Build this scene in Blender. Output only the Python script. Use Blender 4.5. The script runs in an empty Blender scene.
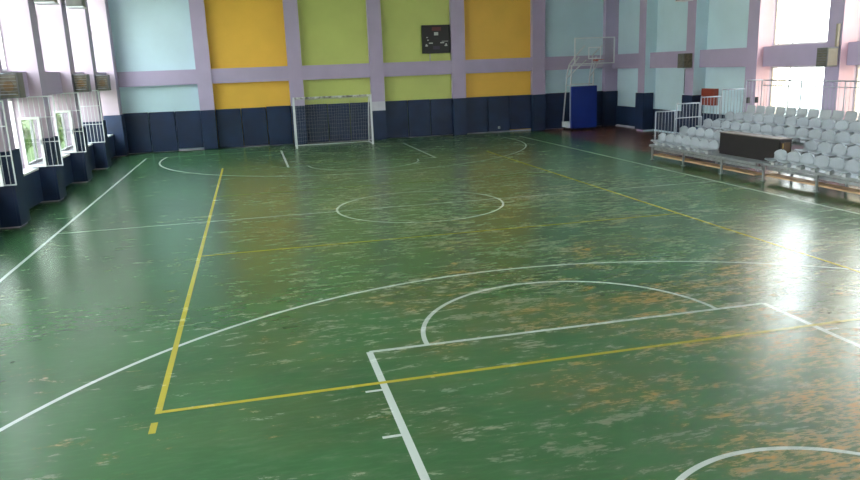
import bpy, bmesh, math, random
from mathutils import Vector, Matrix
random.seed(7)
C = bpy.context.scene.collection
R = math.radians

# ------------------------------------------------------------------ helpers
def mat(name, col, rough=.6, noise=.0, nscale=3., metal=0., bump=0., col2=None, spec=.5, stretch=(1,1,1)):
    m = bpy.data.materials.new(name); m.use_nodes = True
    nt = m.node_tree; n = nt.nodes; l = nt.links
    b = n['Principled BSDF']; b.inputs['Roughness'].default_value = rough
    b.inputs['Metallic'].default_value = metal; b.inputs['Specular IOR Level'].default_value = spec
    b.inputs['Base Color'].default_value = (*col, 1)
    tc = n.new('ShaderNodeNewGeometry'); mp = n.new('ShaderNodeMapping'); mp.inputs['Scale'].default_value = stretch
    l.new(tc.outputs['Position'], mp.inputs['Vector'])
    if noise or col2:
        t = n.new('ShaderNodeTexNoise'); t.inputs['Scale'].default_value = nscale; t.inputs['Detail'].default_value = 5
        l.new(mp.outputs[0], t.inputs['Vector'])
        r = n.new('ShaderNodeValToRGB'); r.color_ramp.elements[0].position = .35; r.color_ramp.elements[1].position = .65
        c2 = col2 or tuple(c*(1-noise) for c in col)
        r.color_ramp.elements[0].color = (*c2, 1); r.color_ramp.elements[1].color = (*col, 1)
        l.new(t.outputs[0], r.inputs[0]); l.new(r.outputs[0], b.inputs['Base Color'])
    if bump:
        t2 = n.new('ShaderNodeTexNoise'); t2.inputs['Scale'].default_value = nscale*12
        l.new(mp.outputs[0], t2.inputs['Vector'])
        bp = n.new('ShaderNodeBump'); bp.inputs['Strength'].default_value = bump; bp.inputs['Distance'].default_value = .01
        l.new(t2.outputs[0], bp.inputs['Height']); l.new(bp.outputs[0], b.inputs['Normal'])
    return m

class MB:
    def __init__(s): s.bm = bmesh.new(); s.mats = []
    def mi(s, m):
        if m is None: return 0
        if m not in s.mats: s.mats.append(m)
        return s.mats.index(m)
    def box(s, x0, x1, y0, y1, z0, z1, m=None, bev=0):
        x0, x1 = sorted((x0, x1)); y0, y1 = sorted((y0, y1)); z0, z1 = sorted((z0, z1))
        vs = [s.bm.verts.new((x, y, z)) for x in (x0, x1) for y in (y0, y1) for z in (z0, z1)]
        fs = [s.bm.faces.new([vs[i] for i in q]) for q in ((0,1,3,2),(4,6,7,5),(0,4,5,1),(2,3,7,6),(0,2,6,4),(1,5,7,3))]
        k = s.mi(m)
        for f in fs: f.material_index = k
        if bev:
            es = list({e for f in fs for e in f.edges})
            bmesh.ops.bevel(s.bm, geom=es, offset=bev, segments=2, affect='EDGES', profile=.7)
        return s
    def tube(s, pts, r, seg=8, m=None, closed=False, cap=True):
        pts = [Vector(p) for p in pts]; n = len(pts); rings = []; k = s.mi(m)
        up = None
        for i, p in enumerate(pts):
            if closed: t = pts[(i+1) % n]-pts[i-1]
            else: t = pts[min(i+1, n-1)]-pts[max(i-1, 0)]
            t.normalize()
            if up is None: up = Vector((0,0,1)) if abs(t.z) < .9 else Vector((1,0,0))
            a = t.cross(up).normalized(); b = a.cross(t).normalized(); up = b
            rr = r[i] if isinstance(r, (list, tuple)) else r
            rings.append([s.bm.verts.new(p+(a*math.cos(2*math.pi*j/seg+.4)+b*math.sin(2*math.pi*j/seg+.4))*rr) for j in range(seg)])
        for i in range(n if closed else n-1):
            A, B = rings[i], rings[(i+1) % n]
            for j in range(seg):
                f = s.bm.faces.new((A[j], A[(j+1) % seg], B[(j+1) % seg], B[j])); f.smooth = seg > 4; f.material_index = k
        if cap and not closed:
            s.bm.faces.new(rings[0][::-1]).material_index = k; s.bm.faces.new(rings[-1]).material_index = k
        return s
    def bar(s, a, b, r, seg=8, m=None): return s.tube([a, b], r, seg, m)
    def disc(s, c, r, axis='y', d=.02, seg=20, m=None):
        c = Vector(c); v = Vector((0,1,0)) if axis == 'y' else Vector((1,0,0)) if axis == 'x' else Vector((0,0,1))
        return s.tube([c-v*d/2, c+v*d/2], r, seg, m)
    def quad(s, vs, m=None):
        f = s.bm.faces.new([s.bm.verts.new(v) for v in vs]); f.material_index = s.mi(m); return f
    def build(s, name, material=None, parent=None):
        bmesh.ops.recalc_face_normals(s.bm, faces=s.bm.faces)
        me = bpy.data.meshes.new(name); s.bm.to_mesh(me); s.bm.free()
        ms = s.mats if (s.mats and material is None) else [material]
        for m in ms: me.materials.append(m)
        o = bpy.data.objects.new(name, me); C.objects.link(o)
        if parent is not None: o.parent = parent
        return o

def tag(o, label, cat, group=None, kind=None):
    o['label'] = label; o['category'] = cat
    if group: o['group'] = group
    if kind: o['kind'] = kind
    return o
def thing(name, label, cat, loc=(0,0,0), rz=0, group=None):
    o = bpy.data.objects.new(name, None); C.objects.link(o); o.empty_display_size = .1
    o.location = loc; o.rotation_euler = (0, 0, rz); return tag(o, label, cat, group)
def struct(o): o['kind'] = 'structure'; return o
def copy_tree(o, parent=None):
    c = o.copy(); C.objects.link(c); c.parent = parent
    for ch in list(o.children): copy_tree(ch, c)
    return c
ORD = ['first','second','third','fourth','fifth','sixth','seventh','eighth','ninth','tenth','eleventh','twelfth','thirteenth',
       'fourteenth','fifteenth','sixteenth','seventeenth','eighteenth','nineteenth','twentieth','twenty-first','twenty-second']

# ------------------------------------------------------------------ materials
LAV = mat('lavender_paint', (.45,.375,.53), .55, .07, 1.2, bump=.03)
PINK = mat('pale_pink_lit_lavender', (.53,.42,.50), .55, .06, 1.2, bump=.03)  # side walls; on pillar sides, window light on lavender put into the colour
PINKR = mat('warm_lit_lavender', (.70,.47,.53), .55, .06, 1.2, bump=.03)  # right pillar sides: lavender with window light painted in as warmer pink
BLUE = mat('pale_blue_paint', (.58,.76,.84), .5, .08, .7, bump=.03)
YEL = mat('yellow_paint', (.86,.50,.065), .5, .08, .8, bump=.03)
GRN = mat('lime_paint', (.54,.60,.17), .5, .08, .8, bump=.03)
PALE = mat('bare_plaster', (.6,.58,.66), .7, .1, 3)
NAVY = mat('navy_vinyl', (.009,.026,.078), .55, .35, 1.6, bump=.05)
NAVYP = mat('navy_paint', (.010,.028,.080), .55, .2, 2)
CEIL = mat('ceiling_white', (.80,.80,.79), .8, .05, 1)
WHITEM = mat('white_enamel', (.68,.70,.72), .35, .08, 6)
FRAME = mat('window_frame_white', (.72,.72,.70), .4, .05, 4)
GALV = mat('galvanised_steel', (.42,.44,.46), .38, .25, 9, metal=.65)
RAILM = mat('railing_grey_paint', (.38,.41,.46), .4, .15, 9)
SEAT = mat('grey_plastic', (.40,.44,.49), .42, .12, 2.5)
SEATB = mat('upper_grey_plastic', (.42,.45,.48), .42, .12, 2.5)
BRACK = mat('seat_bracket', (.6,.62,.64), .45)
DECK = mat('deck_plate', (.45,.48,.52), .5, .2, 5, metal=.3)
DESKM = mat('dark_brown_laminate', (.018,.013,.015), .35, .3, 4)
DESKT = mat('desk_top_laminate', (.20,.16,.15), .6, .1, 4)
WOODL = mat('light_wood', (.72,.46,.26), .5, .3, 5)
BLUEP = mat('royal_blue_vinyl', (.006,.03,.25), .4, .15, 2)
ORANGE = mat('rim_red', (.5,.05,.02), .45)
BLK = mat('black_casing', (.006,.007,.006), .45, .2, 8)
BOXG = mat('unit_casing_grey', (.15,.15,.14), .45, .25, 8)
BOXF = mat('unit_front_brown', (.16,.13,.08), .5, .5, 9)
COPPER = mat('dull_copper', (.22,.13,.05), .4, .4, 12, metal=.4)
BEIGE = mat('beige_casing', (.34,.29,.21), .5, .1, 6)
REDM = mat('red_enamel', (.30,.045,.022), .4, .15, 4)
NET = mat('white_cord', (.45,.45,.45), .8)
TREEB = mat('bark', (.09,.06,.04), .9, .4, 6)
LEAF = mat('leaves', (.16,.28,.05), .6, 0, 2, col2=(.30,.42,.12))
CONC = mat('outside_paving', (.42,.42,.38), .9, .2, .6)
GRASS = mat('outside_grass', (.14,.22,.06), .9, .3, 1)
DIGIT = mat('pale_digit_segment', (.50,.52,.48), .5)
DIMRED = mat('dull_red_digit', (.10,.02,.02), .5)

GLASS = bpy.data.materials.new('window_glass'); GLASS.use_nodes = True
n = GLASS.node_tree.nodes; l = GLASS.node_tree.links; n.remove(n['Principled BSDF'])
tr = n.new('ShaderNodeBsdfTransparent'); tr.inputs[0].default_value = (.95,.97,.96,1)
gl = n.new('ShaderNodeBsdfGlossy'); gl.inputs['Roughness'].default_value = .02
mx = n.new('ShaderNodeMixShader'); mx.inputs[0].default_value = .07
l.new(tr.outputs[0], mx.inputs[1]); l.new(gl.outputs[0], mx.inputs[2]); l.new(mx.outputs[0], n['Material Output'].inputs[0])
SASHG = GLASS.copy(); SASHG.name = 'reflective_double_glazing'
for q_ in SASHG.node_tree.nodes:
    if q_.type == 'MIX_SHADER': q_.inputs[0].default_value = .38
    if q_.type == 'BSDF_TRANSPARENT': q_.inputs[0].default_value = (.7,.72,.71,1)
ACRYL = bpy.data.materials.new('clear_acrylic'); ACRYL.use_nodes = True
n = ACRYL.node_tree.nodes; l = ACRYL.node_tree.links; pb = n['Principled BSDF']
pb.inputs['Base Color'].default_value = (.62,.62,.55,1); pb.inputs['Roughness'].default_value = .2
tr = n.new('ShaderNodeBsdfTransparent'); mx = n.new('ShaderNodeMixShader'); mx.inputs[0].default_value = .08
l.new(tr.outputs[0], mx.inputs[1]); l.new(pb.outputs[0], mx.inputs[2]); l.new(mx.outputs[0], n['Material Output'].inputs[0])

SHEER = bpy.data.materials.new('cream_sheer'); SHEER.use_nodes = True
n = SHEER.node_tree.nodes; l = SHEER.node_tree.links; n.remove(n['Principled BSDF'])
tr = n.new('ShaderNodeBsdfTransparent'); tr.inputs[0].default_value = (.56,.46,.34,1)
tl_ = n.new('ShaderNodeBsdfTranslucent'); tl_.inputs[0].default_value = (.75,.62,.48,1)
mx = n.new('ShaderNodeMixShader'); mx.inputs[0].default_value = .45
l.new(tr.outputs[0], mx.inputs[1]); l.new(tl_.outputs[0], mx.inputs[2]); l.new(mx.outputs[0], n['Material Output'].inputs[0])

# floor paint: green with scuffs worn through to beige and orange underlay; lines share the wear
def floor_material(name, paint, worn_amount=1., is_floor=True):
    m = bpy.data.materials.new(name); m.use_nodes = True
    nt = m.node_tree; n = nt.nodes; l = nt.links; b = n['Principled BSDF']
    g = n.new('ShaderNodeNewGeometry')
    def mapping(sc, loc=(0,0,0), rot=0):
        q = n.new('ShaderNodeMapping'); q.inputs['Scale'].default_value = sc; q.inputs['Location'].default_value = loc
        q.inputs['Rotation'].default_value = (0,0,rot)
        l.new(g.outputs['Position'], q.inputs['Vector']); return q.outputs[0]
    def noise(vec, s, d=6, ro=.6, dist=0):
        t = n.new('ShaderNodeTexNoise'); t.inputs['Scale'].default_value = s; t.inputs['Detail'].default_value = d
        t.inputs['Roughness'].default_value = ro; t.inputs['Distortion'].default_value = dist
        l.new(vec, t.inputs['Vector']); return t.outputs[0]
    def M(op, a, bb=None, clamp=False):
        q = n.new('ShaderNodeMath'); q.operation = op; q.use_clamp = clamp
        for i, v in enumerate((a, bb)):
            if v is None: continue
            if isinstance(v, (int, float)): q.inputs[i].default_value = v
            else: l.new(v, q.inputs[i])
        return q.outputs[0]
    def ss(v, a, c):
        q = n.new('ShaderNodeMapRange'); q.interpolation_type = 'SMOOTHSTEP'
        q.inputs['From Min'].default_value = a; q.inputs['From Max'].default_value = c
        l.new(v, q.inputs[0]); return q.outputs[0]
    def mix(f, a, c):
        q = n.new('ShaderNodeMix'); q.data_type = 'RGBA'
        l.new(f, q.inputs['Factor']) if not isinstance(f, float) else None
        for i, v in ((6, a), (7, c)):
            if isinstance(v, tuple): q.inputs[i].default_value = (*v, 1)
            else: l.new(v, q.inputs[i])
        return q.outputs[2]
    sx = n.new('ShaderNodeSeparateXYZ'); l.new(g.outputs['Position'], sx.inputs[0])
    X, Y = sx.outputs[0], sx.outputs[1]
    # where play has worn the paint
    central = M('MULTIPLY', ss(X, -6.0, -1.5), ss(X, 8.5, 5.0))
    streak = noise(mapping((1.2, 3.4, 1), rot=R(-8)), 1.9, 11, .72, .4)
    streak2 = noise(mapping((1.3, 2.8, 1), (7, 3, 0), rot=R(-10)), 1.5, 11, .74, .4)
    patch = noise(mapping((1, 1.3, 1), (3, 9, 0)), .55, 5, .6)
    patch2 = noise(mapping((1, 1.4, 1), (30, 2, 0)), .5, 4, .55)
    thr = M('ADD', M('MULTIPLY', M('MULTIPLY', central, M('ADD', M('MULTIPLY', ss(Y, -8.5, -6.0), .6), .4)), .095), M('MULTIPLY', M('SUBTRACT', patch, .5), .42))
    brush = ss(noise(mapping((1.0, 3.6, 1), (2, 8, 0), rot=R(-8)), 7.5, 6, .65, .2), .40, .60)
    brush = M('MULTIPLY', brush, M('SUBTRACT', 1.0, M('MULTIPLY', ss(Y, -1.5, 5.0), .6)))
    beige = M('MULTIPLY', ss(M('ADD', streak, thr), .56, .76), brush)
    nearright = M('MULTIPLY', ss(X, -1.8, 2.2), M('ADD', M('MULTIPLY', ss(Y, -4.0, -7.5), .45), M('MULTIPLY', ss(Y, -9.3, -10.8), .95)))
    spots = M('MULTIPLY', ss(X, -3.2, -.5), ss(X, 4.5, 2.0))
    o_thr = M('ADD', M('MULTIPLY', nearright, .165), M('MULTIPLY', spots, .045))
    o_thr = M('ADD', o_thr, M('MULTIPLY', M('SUBTRACT', patch2, .5), .45))
    orange = M('MULTIPLY', ss(M('ADD', streak2, o_thr), .585, .76), brush)
    if is_floor:
        var = noise(mapping((1, 1, 1)), .45, 5, .6)
        fine = noise(mapping((1, 4, 1)), 5, 5, .6)
        base = mix(ss(var, .35, .65), tuple(c*.80 for c in paint), tuple(c*1.12 for c in paint))
        base = mix(M('MULTIPLY', ss(fine, .45, .75), .35), base, tuple(c*1.5+.012 for c in paint))
        olive = M('MULTIPLY', M('MULTIPLY', central, ss(patch2, .42, .60)), .35)
        base = mix(olive, base, (.14, .15, .055))
        dull = M('MULTIPLY', M('MULTIPLY', central, ss(streak, .46, .62)), .30)
        base = mix(dull, base, (.15, .20, .125))
    else:
        base = paint
    k = worn_amount
    col = mix(M('MULTIPLY', beige, .55*k), base, (.46, .37, .27))
    col = mix(M('MULTIPLY', orange, .80*k), col, (.56, .25, .015))
    rough_base = .19
    if is_floor:
        brown = ss(X, 8.96, 9.02)
        wood = mix(noise(mapping((6, 1.2, 1)), 2, 4), (.12, .040, .026), (.22, .085, .045))
        col = mix(brown, col, wood)
    l.new(col, b.inputs['Base Color'])
    rn = noise(mapping((1, 2.5, 1), (5, 5, 0)), 1.2, 5, .6)
    rg = M('ADD', M('MULTIPLY', rn, .12), rough_base)
    rg = M('ADD', rg, M('MULTIPLY', M('MAXIMUM', beige, orange), .12))
    l.new(rg, b.inputs['Roughness'])
    b.inputs['Specular IOR Level'].default_value = .6
    bn = noise(mapping((.9, 1.5, 1)), 1.6, 4, .5)
    bp = n.new('ShaderNodeBump'); bp.inputs['Strength'].default_value = .12; bp.inputs['Distance'].default_value = .012
    l.new(bn, bp.inputs['Height']); l.new(bp.outputs[0], b.inputs['Normal'])
    return m
FLOOR = floor_material('worn_green_court_paint', (.047, .140, .050))
LINEW = floor_material('white_line_paint', (.64, .69, .65), .08, False)
LINEF = floor_material('faded_line_paint', (.34, .46, .34), .1, False)
LINEY = floor_material('yellow_line_paint', (.52, .43, .045), .15, False)
LINEYF = floor_material('faded_yellow_line_paint', (.25, .30, .06), .2, False)

# ------------------------------------------------------------------ room shell
XL, XR, YB, YF, ZC = -9.0, 13.0, 16.0, -17.6, 6.9
WT = .3
floor = struct(MB().box(XL-WT, XR+WT, YF-WT, YB+WT, -.2, 0).build('floor', FLOOR))
struct(MB().box(XL-WT, XR+WT, YF-WT, YB+WT, ZC, ZC+.2).build('ceiling', CEIL))
struct(MB().box(XL-WT, XR+WT, YF-WT, YF, 0, ZC).build('wall_front', PALE))

# --- back wall: painted bays, flush beam and pillars
BP = [(-8.98,-8.48), (-5.45,-4.88), (-1.82,-1.25), (1.58,2.15), (5.17,5.76), (8.86,9.46), (12.36,12.99)]
baycol = [BLUE, YEL, GRN, GRN, YEL, BLUE]
w = MB()
edges = [XL-WT] + [ (p[0]+p[1])/2 for p in BP[1:-1] ] + [XR+WT]
for i in range(6): w.box(edges[i], edges[i+1], YB, YB+WT, 0, ZC, baycol[i])
wb = struct(w.build('wall_back'))
for i, (a, c) in enumerate(BP):
    p = MB()
    if i == 3: p.box(a, c, 15.74, YB, 0, 1.24, NAVYP).box(a, c, 15.74, YB, 1.24, 1.62, PALE).box(a, c, 15.74, YB, 1.62, ZC, LAV)
    else: p.box(a, c, 15.74, YB, 0, 1.60, NAVYP).box(a, c, 15.74, YB, 1.60, ZC, LAV)
    p.build('pillar', None, wb)
for i in range(6):
    MB().box(BP[i][1], BP[i+1][0], 15.79, YB, 2.64, 3.22).build('beam', LAV, wb)
struct(MB().box(BP[0][1], BP[-1][0], 15.985, YB, 0, .06).build('baseboard_back', PALE))

# --- side walls
# pillars as (near y, far y)
LP = [(-15.65,-15.05), (-12.3,-11.7), (-8.95,-8.35), (-5.6,-5.0), (-2.3,-1.7), (1.04,1.64), (4.4,5.0), (7.8,8.4), (11.1,11.7), (15.1,15.74)]
RP = [(-15.55,-15.0), (-12.05,-11.5), (-8.55,-8.0), (-5.05,-4.5), (-1.55,-1.0), (1.95,2.5), (5.45,6.0), (8.95,9.5), (12.45,13.0)]
winno = [0]
def window(xg, y0, y1, z0, z1, side, splits):
    """frame + pane as structure; xg glass plane, frame 6 cm deep"""
    winno[0] += 1
    f = MB(); t = .055; d = .035
    f.box(xg-d, xg+d, y0, y0+t, z0, z1).box(xg-d, xg+d, y1-t, y1, z0, z1)
    f.box(xg-d, xg+d, y0+t, y1-t, z0, z0+t).box(xg-d, xg+d, y0+t, y1-t, z1-t, z1)
    for s in splits: 
        ys = y0+(y1-y0)*s; f.box(xg-d*.9, xg+d*.9, ys-t/2, ys+t/2, z0+t, z1-t)
    if z1-z0 > 2: f.box(xg-d*.8, xg+d*.8, y0+t, y1-t, z0+1.55, z0+1.61)
    wo = struct(f.build('window_%d' % winno[0], FRAME))
    MB().box(xg-.004, xg+.004, y0+t*.6, y1-t*.6, z0+t*.6, z1-t*.6).build('pane', GLASS, wo)
    return wo
def side_wall(name, xin, sgn, pillars, first_window_below, yend):
    """sgn +1: wall extends to +x.  xin = inner face of the wall; pillars come 0.5/0.6 m into the room"""
    w = MB(); xo = xin+sgn*WT
    ys = [YF] + [p for q in pillars for p in ((q[0]+q[1])/2,)] + [yend]
    wins = []
    for i in range(len(ys)-1):
        y0, y1 = ys[i], ys[i+1]
        a = pillars[i-1][1] if i > 0 else YF
        c = pillars[i][0] if i < len(pillars) else yend
        if i > 0 and c <= first_window_below and i < len(pillars):
            w.box(xin, xo, y0, a, 0, ZC, PINK).box(xin, xo, c, y1, 0, ZC, PINK)
            w.box(xin, xo, a, c, 0, .89 if sgn < 0 else 1.0, PINK).box(xin, xo, a, c, 2.6, 3.24, PINK).box(xin, xo, a, c, 6.3, ZC, PINK)
            wins.append((a, c))
        else: w.box(xin, xo, y0, y1, 0, ZC, BLUE if (sgn > 0 and y0 > 0) else PINK)
    return struct(w.build(name)), wins
wl, lwin = side_wall('wall_left', XL, -1, LP, 99, YB)
wr, rwin = side_wall('wall_right', XR, 1, RP, 5.6, YB)
LF, RF = -8.4, 12.5       # pillar fronts
def side_pillar(parent, x0, x1, y0, y1, side_m):
    p = MB(); 
    p.box(x0, x1, y0, y1, 0, ZC, LAV)
    o = p.build('pillar', None, parent)
    me = o.data; me.materials.append(side_m)
    for f in me.polygons:
        if abs(f.normal.y) > .5: f.material_index = 1  # pink sides carry painted window light, blue sides are plain paint
    return o
for a, c in LP: side_pillar(wl, XL, LF, a, c, PINK)
for a, c in RP: side_pillar(wr, RF, XR, a, c, BLUE if a > 8 else PINKR)
for i in range(len(LP)-1): MB().box(XL, -8.68, LP[i][1], LP[i+1][0], 2.62, 3.22).build('beam', LAV, wl)
for i in range(len(RP)-1): MB().box(12.72, XR, RP[i][1], RP[i+1][0], 2.60, 3.22).build('beam', LAV, wr)
MB().box(12.72, XR, 13.0, 15.73, 2.60, 3.22).build('beam', LAV, wr)
lowleft = []
for a, c in lwin:
    lowleft.append(((a, c), window(XL-.12, a, c, .89, 2.6, -1, (.33, .66)))); window(XL-.12, a, c, 3.24, 6.3, -1, (.33, .66))
    MB().box(XL-.02, -8.72, a+.065, c-.065, .84, .89).build('window_sill', FRAME, wl)
for a, c in rwin:
    for z0_, z1_ in ((1.0, 2.6), (3.24, 6.3)):
        wo = window(XR+.12, a, c, z0_, z1_, 1, (.72,))
        q = MB(); yk = [a+(c-a)*.745+(c-a)*.235*k/40 for k in range(41)]
        for k in range(40):
            xa, xb = (XR+.06+.012*math.sin(v*1.35) for v in (k, k+1))
            q.quad([(xa,yk[k],z0_+.06), (xb,yk[k+1],z0_+.06), (xb,yk[k+1],z1_-.06), (xa,yk[k],z1_-.06)])
        q.build('sheer_curtain', SHEER, wo)
struct(MB().box(12.93, XR, 13.0, 15.98, 0, .07).build('baseboard_right', PALE))

# low navy dado below windows and along the right wall
for i in range(len(LP)-1):
    o = MB().box(XL, -8.72, LP[i][1]+.065, LP[i+1][0]-.065, .06, .84, bev=.01).build('window_bay_padding', NAVY)
    nm = {5: 'in the near window bay beside the first open sash', 6: 'in the window bay with the second open sash', 7: 'in the window bay beyond the second open sash', 8: 'in the corner window bay'}.get(i)
    tag(o, 'low navy padding under left windows, ' + (nm or ORD[5-i] + ' bay back'), 'wall padding', 'low navy padding under left windows')
yy = [(9.51,12.44,'between the two bare blue pillars'), (13.01,15.72,'in the corner by the basketball stand'), (6.01,8.94,'below the red cabinet')]
for a, c, nm in yy:
    o = MB().box(12.92, XR, a, c, .09, .93, bev=.01).build('low_wall_padding', NAVY)
    tag(o, 'low navy padding on the right wall ' + nm, 'wall padding', 'low navy padding on right wall')

# pads wrapped round the pillars
def pillar_pad(x0, x1, y0, y1, z1, label, group, z0=.05):
    m = MB().box(x0, x1, y0, y1, z0, z1, bev=.015); o = m.build('pillar_pad', NAVY); tag(o, label, 'wall pad', group); return o
lnm = {5: 'on the nearest left pillar in view', 6: 'on the left pillar behind the first open sash', 7: 'on the left pillar past the second open sash', 8: 'on the last free-standing left pillar', 9: 'on the left pillar in the far corner'}
def ushape(xw, xf, y0, y1, z0, z1, t):
    m = MB(); s = 1 if xf > xw else -1
    m.box(xf, xf+s*t, y0-t, y1+t, z0, z1, bev=.012)
    m.box(xw+s*.02, xf, y0-t, y0-.001, z0, z1); m.box(xw+s*.02, xf, y1+.001, y1+t, z0, z1)
    return m
for i, (a, c) in enumerate(LP):
    if i < 3: continue
    m = MB(); m.box(LF+.001, LF+.06, a-.06, c+(.06 if i < 9 else 0), .04, 1.60, bev=.012)
    m.box(-8.99, LF, a-.06, a-.001, .04, 1.60)
    if i < 9: m.box(-8.99, LF, c+.001, c+.06, .04, 1.60)
    o = m.build('pillar_pad', NAVY)
    tag(o, 'tall navy padding wrapped ' + lnm.get(i, 'on the left pillar, %s back from the near sash' % ORD[4-i]), 'wall pad', 'navy pads round the left pillars')
rnm = {8: 'round the right wall pillar nearest the basketball stand', 7: 'round the right wall pillar beside the red cabinet', 6: 'round the lavender pillar behind the stepped railings'}
for i, (a, c) in enumerate(RP):
    if i < 7: continue
    m = MB(); m.box(RF-.06, RF-.001, a-.06, c+.06, .08, 1.60, bev=.012)
    m.box(RF, 12.9, a-.06, a-.001, .08, 1.60); m.box(RF, 12.9, c+.001, c+.06, .08, 1.60)
    tag(m.build('pillar_pad', NAVY), 'tall navy padding ' + rnm[i], 'wall pad', 'navy pads round the right pillars')

# wall pads on the back wall
bn = ['left-hand pale blue bay', 'yellow bay left of the goal', 'lime bay behind the goal', 'lime bay under the scoreboard', 'yellow bay right of the scoreboard', 'blue bay behind the basketball stand']
for i in range(6):
    a, c = BP[i][1]+.005, BP[i+1][0]-.005; npad = 3
    ww = (c-a)/npad
    for k in range(npad):
        raise_ = {(0,2):.10, (1,1):.06, (4,0):.05, (4,1):.06,(4,2):.10,(5,2):.04}.get((i,k), .03)
        off = random.uniform(0,.02); lean = random.uniform(-.012,.012)
        m = MB().box(a+k*ww+.012, a+(k+1)*ww-.012, 15.88-off, 15.98, raise_, 1.61+random.uniform(-.012,.012), bev=.02)
        o = m.build('wall_pad', NAVY)
        pos = ('left', 'middle', 'right')[k]
        tag(o, 'tall navy wall pad, %s one of three in the %s' % (pos, bn[i]), 'wall pad', 'navy pads along the back wall')
for i, (a, c) in enumerate(BP):
    if i in (3,): continue
    nm = {0: 'far left corner pillar', 1: 'pillar between pale blue and yellow bays', 2: 'pillar just left of the goal', 4: 'pillar right of the scoreboard', 5: 'pillar left of the basketball stand', 6: 'corner pillar right of the basketball stand'}[i]
    m = MB().box(a+.005 if i else LF+.06, c-.005, 15.66, 15.738, .04, 1.60, bev=.015)
    if i == 0: m.bm.free(); continue
    tag(m.build('pillar_pad', NAVY), 'narrow navy pad on the ' + nm, 'wall pad', 'navy pads on the back wall pillars')
ws = thing('wall_socket', 'small white socket on a navy pad in the yellow bay by the scoreboard', 'socket', (7.29,15.87,.22))
MB().box(-.05,.05,-.03,0,-.05,.05,bev=.008).build('cover_plate', WHITEM, ws); MB().disc((0,-.032,0),.022,'y',.008).build('socket_face', BOXG, ws)

# ------------------------------------------------------------------ court markings (thin paint, parts of the floor)
ZL = .0015
def line(a, b, wd=.05, m=LINEW, name='painted_line', z=ZL):
    a = Vector((*a, z)); b = Vector((*b, z)); t = (b-a).normalized(); nrm = Vector((-t.y, t.x, 0))*wd/2
    q = MB(); n_ = max(1, int((b-a).length)); 
    for i in range(n_):
        p = a+(b-a)*i/n_; r = a+(b-a)*(i+1)/n_
        q.quad([p-nrm, r-nrm, r+nrm, p+nrm])
    bmesh.ops.remove_doubles(q.bm, verts=q.bm.verts, dist=1e-4)
    return q.build(name, m, floor)
def arc(c, r, a0, a1, wd=.05, m=LINEW, name='painted_arc', z=ZL):
    q = MB(); N = 96; prev = None
    for i in range(N+1):
        t = R(a0+(a1-a0)*i/N); d = Vector((math.cos(t), math.sin(t), 0)); o = Vector((c[0], c[1], z))
        cur = (q.bm.verts.new(o+d*(r-wd/2)), q.bm.verts.new(o+d*(r+wd/2)))
        if prev: q.bm.faces.new((prev[0], prev[1], cur[1], cur[0]))
        prev = cur
    return q.build(name, m, floor)
W_, L_ = 7.45, 13.7
line((-W_,-L_), (-W_,L_), .06, name='sideline'); line((W_,-L_), (W_,L_), .06, name='sideline')
line((-W_,L_), (W_,L_), .05, LINEF, name='baseline'); line((-W_,-L_), (W_,-L_), name='baseline')
line((-W_,0), (W_,0), .045, name='halfway_line', z=.0018); arc((0,-.05), 1.83, 0, 360, name='centre_circle')
for s in (-1, 1):
    yb = s*12.48; ft = s*8.26; far = s > 0
    a = math.degrees(math.asin((L_-12.48)/6.8))
    arc((0,yb), 6.80, 180-a if s < 0 else -180-a+0, a if s < 0 else a, .055, name='three_point_line') if s < 0 else arc((0,yb), 6.8, -180-a, a, .055, name='three_point_line')
    line((-2.445,ft), (2.445,ft), .055, LINEW if s < 0 else LINEF, name='free_throw_line', z=.0018)
    for sx in (-1, 1):
        line((sx*2.445,ft-.027*s*0), (sx*2.445,s*L_), .07, name='key_side_line')
        for yt in ((9.25, 10.17, 11.1) if s < 0 else (10.2,)):
            line((sx*2.47,s*yt), (sx*2.64,s*yt), .04, name='rebound_mark', z=.002)
    arc((0,ft), 1.8, 0 if s < 0 else -180, 180 if s < 0 else 0, .055, name='free_throw_circle', z=.002)
    arc((0,yb), 1.25, 10 if s < 0 else -170, 170 if s < 0 else -10, .05, LINEW if s < 0 else LINEF, name='no_charge_arc', z=.002)
line((-4.52,-9.12), (-4.52,9.07), .06, LINEY, 'volleyball_sideline', .0026); line((4.52,-9.12), (4.52,9.07), .06, LINEY, 'volleyball_sideline', .0026)
line((-4.55,-9.09), (4.55,-9.09), .055, LINEY, 'volleyball_end_line', .0030); line((-4.52,9.04), (4.52,9.04), .05, LINEYF, 'volleyball_end_line', .0022)
line((-4.52,-3.06), (4.52,-3.06), .05, LINEY, 'attack_line', .0022); line((-4.52,3.28), (4.52,3.28), .05, LINEYF, 'attack_line', .0022)
line((-4.53,-9.29), (-4.53,-9.50), .06, LINEY, 'service_mark')

# ------------------------------------------------------------------ handball goal
GX0, GX1, GY = -1.80, 1.25, 13.98
g = thing('handball_goal', 'white framed goal with net standing against the back wall', 'goal', ((GX0+GX1)/2, GY, 0))
hw = (GX1-GX0)/2
for s in (-1, 1): MB().box(s*hw-.033, s*hw+.033, -.033, .033, 0, 2.0, bev=.006).build('post', WHITEM, g)
MB().box(-hw+.04, hw-.04, -.04, .04, 1.92, 2.0, bev=.006).build('crossbar', mat('worn_crossbar_paint', (.62,.64,.6), .4, .0, 7, col2=(.16,.15,.13)), g)
D = 1.05
for s in (-1, 1):
    x = s*(hw+.0)
    MB().tube([(x,.04,1.96), (x,.35,1.93), (x,.62,1.7), (x,.85,1.0), (x,D,.03)], .018).build('net_stay', WHITEM, g)
    MB().bar((x,.04,.03), (x,D,.03), .02).build('ground_bar', WHITEM, g)
MB().bar((-hw,D,.03), (hw,D,.03), .02).build('rear_ground_bar', WHITEM, g)
q = MB()
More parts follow.
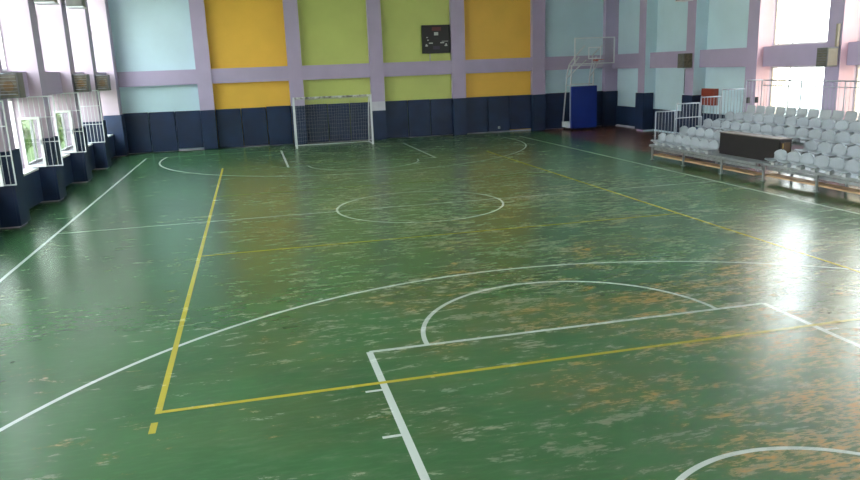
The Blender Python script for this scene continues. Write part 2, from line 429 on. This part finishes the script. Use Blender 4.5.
prof = [(.05,1.9), (.33,1.88), (.57,1.66), (.79,.98), (D-.05,.05)]
def pr(t):
    t *= len(prof)-1; i = min(int(t), len(prof)-2); f = t-i
    return prof[i][0]*(1-f)+prof[i+1][0]*f, prof[i][1]*(1-f)+prof[i+1][1]*f
def sag(x, t): return .05*math.sin(x*2.3+t*4)+.04*math.sin(x*5.1+1)
nx = 30
for i in range(nx+1):
    x = -hw+.03+(2*hw-.06)*i/nx; pts = []
    for k in range(13):
        t = k/12; y, z = pr(t); pts.append((x+.02*math.sin(t*7+i)*(0 < i < nx), y+sag(x, t)*math.sin(t*math.pi), z))
    q.tube(pts, .0025, 3, cap=False)
for k in range(24):
    t = k/23; y, z = pr(t); pts = []
    for i in range(16):
        x = -hw+.03+(2*hw-.06)*i/15; pts.append((x, y+sag(x, t)*math.sin(t*math.pi), z+.01*math.sin(i*2+k)))
    q.tube(pts, .0025, 3, cap=False)
for s in (-1, 1):
    x = s*(hw-.02)
    for k in range(1, 19):
        z = 1.95*k/19
        t = next((j/60 for j in range(61) if pr(j/60)[1] <= z), 1); y = pr(t)[0]
        q.bar((x,.05,z), (x,y,z), .0025, 3)
    for k in range(1, 10):
        y = D*k/10; t = next((j/60 for j in range(61) if pr(j/60)[0] >= y), 1); z = pr(t)[1]
        if z > .06: q.bar((x,y,.05), (x,y,z), .0025, 3)
q.build('net', NET, g)

# ------------------------------------------------------------------ basketball stand
b = thing('basketball_stand', 'white portable basketball stand with blue padded base parked in the corner', 'basketball hoop', (10.84, 14.62, 0))
MB().box(-.60,.60,0,.16,.10,1.92,bev=.03).build('front_pad', BLUEP, b)
MB().box(-.58,.58,.16,1.1,.10,.30,bev=.02).box(-.60,.60,.2,1.06,.30,.34).build('base', WHITEM, b)
for sx in (-1, 1):
    for yy_ in (.2, .98): MB().disc((sx*.5,yy_,.05),.05,'x',.04).build('wheel', BLK, b)
FRM = WHITEM
for s in (-1, 1):
    x = s*.54; xt = s*.40
    MB().tube([(x,.28,.32), (x,.28,1.9), (x*.97,.22,2.75), (xt,-.25,3.15)], .032, 8).build('front_post', FRM, b)
    MB().tube([(x*1.04,1.02,.32), (x*1.02,.62,2.5), (x,.42,2.85), (xt,.1,3.2), (xt,-.80,3.60)], .032, 8).build('rear_strut', FRM, b)
    MB().bar((x*1.02,.66,2.28), (xt*.8,-.80,3.02), .024).build('lower_arm', FRM, b)
    MB().bar((x,.28,1.95), (x*1.02,.72,1.95), .02).build('brace', FRM, b)
for y_, z_ in ((.28,2.0),(.45,2.8)): MB().bar((-.54,y_,z_), (.54,y_,z_), .02).build('cross_brace', FRM, b)
bb = MB().box(-.90,.90,-.93,-.91,2.87,3.92).build('backboard', ACRYL, b)
q = MB(); y0, y1 = -.955, -.895
q.box(-.92,.92,y0,y1,3.90,3.94).box(-.92,.92,y0,y1,2.85,2.89).box(-.92,-.88,y0,y1,2.89,3.90).box(.88,.92,y0,y1,2.89,3.90)
q.build('backboard_frame', WHITEM, b)
q = MB(); 
q.box(-.295,.295,-.94,-.932,3.50,3.55).box(-.295,.295,-.94,-.932,3.05,3.10).box(-.295,-.245,-.94,-.932,3.10,3.50).box(.245,.295,-.94,-.932,3.10,3.50)
q.build('target_square', WHITEM, b)
rr = .225; ring = [(rr*math.cos(R(t)), -.955-.15-rr+rr*math.sin(R(t)), 3.02) for t in range(0, 360, 12)]
q = MB().tube(ring, .011, 6, closed=True); q.box(-.08,.08,-1.12,-.955,2.96,3.03)
q.build('rim', ORANGE, b)
q = MB()
for k in range(12):
    for d in (1, -1):
        pts = []
        for j in range(6):
            t = j/5; a = R(k*30+d*j*15); r_ = rr*(1-.42*t); pts.append((r_*math.cos(a), -.955-.15-rr+r_*math.sin(a), 3.01-.32*t))
        q.tube(pts, .003, 3, cap=False)
q.build('hoop_net', NET, b)

# ------------------------------------------------------------------ scoreboard
s = thing('scoreboard', 'black electronic scoreboard high on the lime green wall', 'scoreboard', (4.52, 15.99, 3.54))
MB().box(-.61,.61,-.14,0,0,1.17,bev=.012).build('casing', BLK, s)
for x, z, w_, h in ((-.09,.74,.18,.13), (-.44,.64,.07,.04), (-.40,.53,.06,.04), (-.33,.40,.17,.045), (-.49,.29,.11,.05), (-.47,.335,.06,.05), (.17,.41,.17,.045), (.36,.29,.12,.05), (.40,.335,.06,.06), (.24,.48,.28,.02)):
    MB().box(x, x+w_, -.15, -.14, z, z+h).build('lit_digit', DIGIT, s)
MB().box(-.18,.22,-.148,-.14,.93,1.08).build('clock_display', DIMRED, s)
MB().box(-.14,.14,-.148,-.14,.16,.30).build('period_display', mat('dark_violet_panel', (.03,.02,.05), .4), s)
tag(MB().tube([(4.25,15.985,3.54),(4.25,15.985,3.22)], .018).build('cable_conduit', PALE), 'short pale conduit running down from the scoreboard to the beam', 'conduit')

# ------------------------------------------------------------------ box units on pillars
def unit(label, loc, rz, face=BOXF, size=(.37,.40,.50), side=BOXG, pipes=True, group=None):
    """local: sits out along +x from a pillar front; face looks along -y"""
    u = thing('wall_unit', label, 'wall-mounted unit', loc, rz, group); dx, dy, dz = size
    MB().box(.03,.03+dx,-dy/2,dy/2,0,dz,bev=.012).build('casing', side, u)
    MB().box(.06,dx,-dy/2-.012,-dy/2,.04,dz-.04).build('front_panel', face, u)
    MB().disc((.03+dx*.5,-dy/2-.018,dz*.48),.10,'y',.012,24).build('fan_disc', COPPER, u)
    q = MB()
    for k in range(6): q.box(.06,dx,-dy/2-.03,-dy/2-.024,.07+k*.07,.076+k*.07)
    q.build('wire_guard', GALV, u)
    q = MB()
    if pipes:
        q.box(0,.03,-.12,.12,.1,dz-.05)
        for z in (dz+.0, .08): q.bar((.0,-dy/2-.01,z), (dx*.9,-dy/2-.01,z), .012, 6)
    else: q.box(0,.03,-.12,.12,.1,dz-.05)
    q.build('mounting_bracket', GALV, u)
    return u
unit('boxy grey wall unit on the nearest left pillar, above the first open sash', (LF, 1.32, 2.66), 0)
unit('boxy grey wall unit on the left pillar past the second open sash', (LF, 8.1, 2.63), 0)
unit('boxy grey wall unit on the last free-standing left pillar, nearest the corner', (LF, 11.4, 2.60), 0)
# right wall: rotate so it comes out along -x; its front then looks along +y, so mirror with 180 deg and flip
def unit_r(label, y, z, face, side, size=(.36,.40,.52)):
    u = thing('wall_unit', label, 'wall-mounted unit', (RF, y, z)); dx, dy, dz = size
    MB().box(-.03-dx,-.03,-dy/2,dy/2,0,dz,bev=.012).build('casing', side, u)
    MB().box(-dx,-.06,-dy/2-.012,-dy/2,.03,dz-.03).build('front_panel', face, u)
    q = MB()
    for k in range(6): q.box(-.038-dx,-.03-dx,-dy/2+.04,dy/2-.04,.07+k*.07,.09+k*.07)
    q.build('louvres', BOXF, u)
    MB().box(-.03,0,-.12,.12,.1,dz-.05).build('mounting_bracket', GALV, u)
    return u
unit_r('dark square wall unit on the blue pillar above the red cabinet', 9.22, 2.60, BOXF, BOXG)
u = unit_r('grey and beige boxy wall unit on the pillar between bright windows', 2.2, 2.58, BEIGE, BOXG)
MB().box(-.10,-.02,-.19,-.11,.53,1.15,bev=.01).build('pipe_cover', BEIGE, u)
tag(MB().tube([(12.47,9.48,2.55),(12.47,9.48,1.65)], .010, 6).build('dangling_cable', BLK), 'thin dark cable hanging below the wall unit on the blue pillar', 'cable')
def flood(label, loc, sgn):
    u = thing('floodlight', label, 'floodlight', loc, 0, None)
    MB().box(sgn*.12, sgn*.55, -.22,.22,.12,.40,bev=.02).build('lamp_housing', BOXG, u)
    MB().box(sgn*.12, sgn*.57, -.24,.24,.08,.12,bev=.01).build('lens_frame', WHITEM, u)
    for y_ in (-.12, .12): MB().bar((0,y_,.2),(sgn*.14,y_,.2),.014).build('arm', GALV, u)
flood('grey floodlight high on the left pillar past the second open sash', (LF, 8.1, 4.90), 1)
flood('grey floodlight high on the left pillar behind the first open sash', (LF, 4.7, 4.72), 1)
flood('grey floodlight high on the blue pillar above the dark wall unit', (RF, 9.22, 4.88), -1)

# red cabinet
u = thing('fire_cabinet', 'square red cabinet on the right wall behind the stepped railing', 'cabinet', (XR, 8.48, 1.24))
MB().box(-.2,0,-.38,.38,0,.60,bev=.012).build('body', REDM, u)
d = MB().box(-.215,-.2,-.35,.35,.03,.57,bev=.006).build('door', REDM, u)
MB().box(-.235,-.215,.28,.34,.24,.34).build('handle', GALV, d)

# ------------------------------------------------------------------ window grilles and open sashes on the left
def grille(y, x1, label):
    x0 = -8.94; Lg = x1-x0; H = 1.72; t = .014
    u = thing('window_grille', label, 'window grille', (x0, y, .91), 0, 'white grilles swung out from the left windows')
    MB().box(0,.025,-t,t,0,H).box(Lg-.025,Lg,-t,t,0,H).box(.025,Lg-.025,-t,t,0,.025).box(.025,Lg-.025,-t,t,H-.025,H).build('frame', WHITEM, u)
    for zz in (.60, 1.20): MB().box(.025,Lg-.025,-.009,.009,zz,zz+.02).build('cross_rail', WHITEM, u)
    nb = round(Lg/.11)
    for k in range(1, nb): MB().bar((Lg*k/nb,0,.02), (Lg*k/nb,0,H-.02), .0085, 6).build('bar', WHITEM, u)
grille(.92, -8.28, 'white barred grille swung out at the left edge of view')
grille(4.27, -8.13, 'white barred grille swung out behind the nearer open casement sash')
grille(7.67, -8.25, 'white barred grille swung out behind the farther open casement sash')
grille(10.97, -8.30, 'white barred grille swung out before the last free-standing left pillar')

def sash(y, ang, wd):
    par = next(w for (a, c), w in lowleft if a < y < c); H = 1.22; t = .06
    u = MB().box(0,t,-.02,.02,0,H).box(wd-t,wd,-.02,.02,0,H).box(t,wd-t,-.02,.02,0,t).box(t,wd-t,-.02,.02,H-t,H).build('open_sash', FRAME, par)
    u['label'] = 'white casement sash swung open into the bay'
    u.location = (-8.96, y, .92); u.rotation_euler = (0, 0, ang)
    MB().box(t*.8,wd-t*.8,-.003,.003,t*.8,H-t*.8).build('sash_pane', SASHG, u)
    MB().box(wd-.045,wd-.02,-.06,-.02,.55,.67).build('handle', GALV, u)
sash(4.17, 0, .47); sash(7.58, 0, .46); sash(.80, 0, .47)

# ------------------------------------------------------------------ bleachers
YA, YG, YZ = 4.45, 1.75, -8.2      # end of stand, start of the desk bay, near end of stand
YS = -.46                          # where the second block's front starts
treadA = [(8.20,8.88,.45), (8.88,9.60,.62), (9.60,10.35,.80), (10.35,11.0,.98), (11.0,11.95,1.15)]
treadB = [(8.20,9.0,.45), (9.0,9.64,.62), (9.64,10.35,.80), (10.35,11.0,.98), (11.0,11.95,1.15)]
treadC = [(8.36,9.0,.45), (9.0,9.64,.62), (9.64,10.35,.80), (10.35,11.0,.98), (11.0,11.95,1.15)]
st = thing('grandstand', 'tiered steel grandstand frame along the right side of the court', 'bleachers', (8.3, YA, 0))
ox, oy = 8.3, YA
def sb(m, x0, x1, y0, y1, z0, z1, bev=0): return m.box(x0-ox, x1-ox, y0-oy, y1-oy, z0, z1, bev=bev)
for k in range(5):
    for seg_, (tr_, ya, yb_) in enumerate(((treadA, YA, YG), (treadB, YG, YS), (treadC, YS, YZ))):
        x0, x1, z = tr_[k]
        m = MB(); sb(m, x0, x1+(.03 if k < 4 else 0), yb_+.001, ya, z-.022, z)
        m.build('tread', DECK, st)
        m = MB(); sb(m, x0-.012, x0+.012, yb_+.001, ya, z-.045, z+.004)
        m.build('nosing', GALV, st)
# front rail tubes, posts, sloping frames
for x, ya, yb_, z in ((8.20, YA+.02, YS, .425), (8.35, YS+.04, YZ, .425)):
    m = MB(); sb(m, x-.02, x+.02, yb_, ya, z-.035, z+.005); m.build('front_rail', GALV, st)
    m = MB(); sb(m, x+.16, x+.20, yb_, ya, .27, .335); m.build('lower_rail', GALV, st)
posts = [(8.23,4.34), (8.23,2.68), (8.23,.92), (8.42,-.46), (8.42,-2.2), (8.40,-3.8), (8.40,-5.5), (8.40,-7.2)]
for x, y in posts:
    m = MB(); sb(m, x-.022, x+.022, y-.022, y+.022, .012, .40); sb(m, x-.05, x+.05, y-.05, y+.05, 0, .012)
    m.build('front_post', GALV, st)
for y in (4.34, 2.68, .94, -.36, -2.1, -3.8, -5.5, -7.2):
    m = MB()
    for x, zt in ((9.3,.55), (10.0,.75), (10.75,.93), (11.5,1.1)): sb(m, x-.025, x+.025, y-.025, y+.025, 0, zt-.0)
    m.bar((8.45-ox, y-oy, .36), (11.8-ox, y-oy, 1.08), .022, 6)
    m.bar((9.3-ox, y-oy, .05), (10.75-ox, y-oy, .86), .018, 6)
    m.build('support_frame', GALV, st)
m = MB()
for y in (3.5, 1.8, .3, -1.2, -3., -4.6, -6.3): m.bar((9.3-ox, y-.7-oy, .1), (9.3-ox, y+.7-oy, .45), .015, 6)
m.build('cross_brace', GALV, st)
# low timber step planks under the stand
for ya, yb_, xp in ((4.4, 2.0, 8.28), (1.98, -.3, 8.28), (-.4, -3.9, 8.46), (-3.92, -7.9, 8.46)):
    m = MB(); sb(m, xp, xp+.30, yb_, ya, .12, .155); m.build('timber_plank', WOODL, st)

# stepped end railing and rear railing
def railing(name, pts_, label, parent=None):
    pass
ends = [(8.32, 8.96, .45, 1.42), (9.02, 9.78, .62, 1.62), (9.83, 10.49, .80, 1.78), (10.54, 11.30, .98, 1.98), (11.36, 11.92, 1.15, 2.22)]
names = ['lowest and nearest the court', 'second step up', 'third step up', 'fourth step up', 'highest, at the rear corner']
for k, (x0, x1, z0, z1) in enumerate(ends):
    u = thing('end_railing', 'grey barred end railing of the grandstand, ' + names[k], 'railing', (x0, 4.37, z0), 0, 'stepped end railings of the grandstand')
    H = z1-z0; Lx = x1-x0
    for xx in (0, Lx): MB().bar((xx,0,.0), (xx,0,H), .018).build('post', RAILM, u)
    MB().bar((0,0,H), (Lx,0,H), .02).build('top_rail', RAILM, u)
    q = MB().bar((0,0,.12), (Lx,0,.12), .012)
    nb = int(Lx/.105)
    for j in range(1, nb): q.bar((Lx*j/nb,0,.12), (Lx*j/nb,0,H), .008, 6)
    q.build('bars', RAILM, u)
    if k == 4:
        for x in (.06, .36): MB().box(x, x+.09, -.03, .03, .38, .56, bev=.01).build('black_block', BLK, u)  # two small dark blocks on the highest railing
u = thing('handrail', 'short low handrail looped inside the lowest end railing', 'railing', (8.86, 4.2, .62))
MB().tube([(0,0,0), (0,0,.55), (.04,0,.59), (.9,0,.60)], .016).build('rail', RAILM, u)
MB().bar((.9,0,.18), (.9,0,.6), .016).build('post', RAILM, u)
u = thing('rear_railing', 'long grey barred railing along the back of the grandstand', 'railing', (11.93, 4.37, 1.15))
Ly = YZ-4.37+.02
q = MB()
MB().bar((0,-.05,1.06), (0,Ly,1.06), .02).build('top_rail', RAILM, u)
for z_ in (.90, .12): MB().bar((0,-.05,z_), (0,Ly,z_), .012).build('lower_rail', RAILM, u)
y = -.12; k = 1
while y > Ly:
    if k % 13: q.bar((0,y,.12), (0,y,1.06), .007, 5)
    y -= .125; k += 1
q.build('bars', RAILM, u)
y = -.06-1.625
while y > Ly:
    MB().bar((0,y,0), (0,y,1.06), .018).build('post', RAILM, u); y -= 1.625

# seats ----------------------------------------------------------------
def shell(rows, mname, material, N=10):
    """rows: (x, z, half width, curl) front lip to back top; returns mesh of a thick moulded shell"""
    m = MB(); T = .022
    P = []
    for i, (x, z, hwid, curl) in enumerate(rows):
        P.append([Vector((x-(curl*.5 if z > .22 else 0)*abs(j/N*2-1)**2, 1.045*hwid*(j/N*2-1), z+(curl if z <= .22 else 0)*abs(j/N*2-1)**3)) for j in range(N+1)])
    def nrm(i, j):
        a = P[min(i+1, len(P)-1)][j]-P[max(i-1, 0)][j]; c = P[i][min(j+1, N)]-P[i][max(j-1, 0)]
        v = a.cross(c); return v.normalized() if v.length > 1e-9 else Vector((0,0,1))
    A = [[m.bm.verts.new(P[i][j]) for j in range(N+1)] for i in range(len(P))]
    B = [[m.bm.verts.new(P[i][j]-nrm(i, j)*T) for j in range(N+1)] for i in range(len(P))]
    for i in range(len(P)-1):
        for j in range(N):
            m.bm.faces.new((A[i][j], A[i][j+1], A[i+1][j+1], A[i+1][j])).smooth = True
            m.bm.faces.new((B[i][j], B[i+1][j], B[i+1][j+1], B[i][j+1])).smooth = True
        for j in (0, N): m.bm.faces.new((A[i][j], A[i+1][j], B[i+1][j], B[i][j]))
    for i in (0, len(P)-1):
        for j in range(N): m.bm.faces.new((A[i][j], B[i][j], B[i][j+1], A[i][j+1]))
    return m
round_rows = [(-.285,.10,.15,.01), (-.28,.12,.185,.015), (-.24,.115,.20,.03), (-.16,.10,.207,.035), (-.08,.095,.205,.035), (-.035,.10,.195,.03),
              (-.012,.125,.19,.02), (0,.165,.205,.02), (.006,.20,.214,.03), (.012,.24,.212,.04), (.02,.28,.190,.04), (.026,.312,.145,.03), (.029,.330,.09,.02), (.030,.337,.03,.01)]
square_rows = [(-.27,.085,.17,.005), (-.26,.11,.19,.01), (-.16,.10,.195,.02), (-.07,.10,.19,.02), (-.02,.12,.18,.01), (0,.17,.185,.02), (.01,.22,.19,.03), (.02,.28,.18,.03), (.03,.325,.172,.03), (.034,.34,.15,.02)]
def make_seat(kind):
    s_ = thing('stadium_seat', 'x', 'seat')
    if kind == 'round': shell(round_rows, 'shell', SEAT).build('shell', SEAT, s_)
    else: shell(square_rows, 'shell', SEATB).build('shell', SEATB, s_)
    MB().box(-.20,-.08,-.055,.055,0,.08).box(-.27,-.02,-.03,.03,.06,.082).build('bracket', BRACK, s_)
    return s_
protos = {}
def seat(kind, x, y, z, label, group):
    if kind not in protos: protos[kind] = o = make_seat(kind)
    else: o = copy_tree(protos[kind])
    o.location = (x, y, z); o.rotation_euler = (0, 0, random.uniform(-.03,.03)); o['label'] = label; o['group'] = group
zt = [.45,.62,.80,.98,1.15]; rn = ['front row', 'second row', 'third row', 'fourth row', 'top row']
# front row, far block and near block
def row(kind, x, y0, n_, pitch, r, lab):
    for k in range(n_):
        seat(kind, x, y0-k*pitch, zt[r], lab(k), 'seats in the %s of the grandstand' % rn[r])
row('round', 8.46, 4.20, 7, .425, 0, lambda k: 'light grey round-backed seat, front row far block, %s from the end railing' % ORD[k])
row('round', 8.50, -.90, 16, .432, 0, lambda k: 'light grey round-backed seat, front row right of the dark desk, %s from the desk' % ORD[k])
row('round', 9.16, 4.18, 6, .43, 1, lambda k: 'light grey round-backed seat, second row far block, %s from the end railing' % ORD[k])
row('round', 9.26, -.95, 15, .44, 1, lambda k: 'light grey round-backed seat, second row right of the dark desk, %s from the desk' % ORD[k])
row('round', 9.95, 4.16, 20, .443, 2, lambda k: 'grey round-backed seat in the third row, %s along from the end railing' % ORD[k])
row('round', 10.66, 4.12, 20, .443, 3, lambda k: 'grey round-backed seat in the fourth row, %s along from the end railing' % ORD[k])
row('square', 11.34, 4.05, 20, .433, 4, lambda k: 'squarer grey seat in the top row, %s along from the end railing' % ORD[k])

# desk in the gap
dk = thing('desk', 'dark brown desk with pale top standing in the front row gap of the grandstand', 'desk', (8.57, .40, .455))
Ld, Dd, Hd = 2.28, .34, .545
MB().box(0,.025,-Ld/2,Ld/2,.0,Hd,bev=.004).build('front_panel', DESKM, dk)
for s_ in (-1, 1): MB().box(.025,Dd,s_*(Ld/2-.025)-.0,s_*Ld/2,0,Hd).build('side_panel', DESKM, dk)
MB().box(-.015,Dd+.02,-Ld/2-.015,Ld/2+.015,Hd,Hd+.028,bev=.004).build('top', DESKT, dk)
MB().box(.05,.30,-Ld/2-.012,-Ld/2,.08,.48).build('end_door', mat('brown_wood', (.10,.055,.025), .4, .4, 6), dk)
MB().box(.08,.10,-Ld/2-.03,-Ld/2-.012,.34,.46).build('brass_handle', mat('brass', (.6,.42,.15), .35, metal=.7), dk)

# ------------------------------------------------------------------ outside
tag(MB().box(-60, 60, -60, 60, -.45, -.25).build('outside_ground', CONC), 'pale paved yard outside the windows', 'ground', kind='structure')
tag(MB().box(-60, -11, -60, 60, -.25, -.22).build('outside_lawn', GRASS), 'grass strip outside the left windows', 'lawn', kind='structure')
def tree(label, x, y, h, seed):
    rnd = random.Random(seed); t = thing('garden_tree', label, 'tree', (x, y, -.22), 0, 'trees outside the left windows')
    q = MB(); q.tube([(0,0,0), (.05,.03,h*.3), (-.04,.06,h*.6), (.02,0,h*.85)], [.14,.11,.08,.03], 8)
    for k in range(7):
        a = rnd.uniform(0, 6.28); z = h*rnd.uniform(.3,.7); q.tube([(0,0,z), (math.cos(a)*.7, math.sin(a)*.7, z+.5)], [.05,.02], 5)
    q.build('trunk', TREEB, t)
    q = MB()
    blobs = [(rnd.uniform(-.9,.9), rnd.uniform(-.9,.9), h*rnd.uniform(.22,.95), rnd.uniform(.5,.9)) for _ in range(16)]
    for bx_, by_, bz_, br in blobs:
        for _ in range(170):
            v = Vector((rnd.gauss(0,1), rnd.gauss(0,1), rnd.gauss(0,1))).normalized()*br*rnd.uniform(.5,1)
            c = Vector((bx_, by_, bz_))+v; u_ = Vector((rnd.gauss(0,1), rnd.gauss(0,1), rnd.gauss(0,1))).normalized()
            w_ = u_.cross(v).normalized()*.07; u_ *= .11
            q.quad([c-u_, c+w_, c+u_, c-w_])
    q.build('foliage', LEAF, t)
tl = ['seen through the first open sash', 'seen through the second open sash', 'outside the near left bay', 'outside the corner bay', 'further along the garden', 'outside the left edge of view', 'mirrored in the nearer open sash', 'mirrored in the farther open sash']
for k, (x, y, h) in enumerate([(-13.5,13.5,4.0), (-14.5,19.5,4.4), (-15.5,9.0,4.2), (-12.8,17.0,3.6), (-17,24,5.0), (-13.2,5.5,3.4), (-12.6,-6.5,3.6), (-12.4,-2.8,3.4)]):
    tree('leafy green garden tree ' + tl[k], x, y, h, 40+k)

# ------------------------------------------------------------------ daylight
wd = bpy.data.worlds.new('overcast_sky'); bpy.context.scene.world = wd; wd.use_nodes = True
n = wd.node_tree.nodes; l = wd.node_tree.links; bg = n['Background']
tc = n.new('ShaderNodeTexCoord'); sp = n.new('ShaderNodeSeparateXYZ'); rp = n.new('ShaderNodeValToRGB')
l.new(tc.outputs['Generated'], sp.inputs[0]); l.new(sp.outputs[2], rp.inputs[0])
rp.color_ramp.elements[0].color = (1.0,.98,.95,1); rp.color_ramp.elements[0].position = 0
rp.color_ramp.elements[1].color = (.78,.90,1.0,1); rp.color_ramp.elements[1].position = .6
l.new(rp.outputs[0], bg.inputs[0]); bg.inputs[1].default_value = 12.5

# ------------------------------------------------------------------ camera
X, Y, H, yaw, pi_, ro, f = -3.4591, -15.6609, 2.9734, R(13.172), R(-13.2741), R(-2.1316), 732.8348
fw = Vector((math.sin(yaw)*math.cos(pi_), math.cos(yaw)*math.cos(pi_), math.sin(pi_)))
r = Vector((math.cos(yaw), -math.sin(yaw), 0)); up = r.cross(fw)
r2 = r*math.cos(ro)+up*math.sin(ro); u2 = -r*math.sin(ro)+up*math.cos(ro)
cam = bpy.data.cameras.new('camera'); co = bpy.data.objects.new('camera', cam); C.objects.link(co)
Mx = Matrix((r2, u2, -fw)).transposed().to_4x4(); Mx.translation = Vector((X, Y, H)); co.matrix_world = Mx
cam.sensor_width = 36; cam.lens = f/860*36; cam.clip_start = .05; cam.clip_end = 500
sc = bpy.context.scene; sc.camera = co
sc.view_settings.view_transform = 'Standard'; sc.view_settings.look = 'None'; sc.view_settings.gamma = 1
sc.view_settings.exposure = 0.20; sc.view_settings.use_curve_mapping = False
sc.cycles.max_bounces = 10; sc.cycles.diffuse_bounces = 6; sc.cycles.transparent_max_bounces = 12
sc.cycles.use_denoising = True
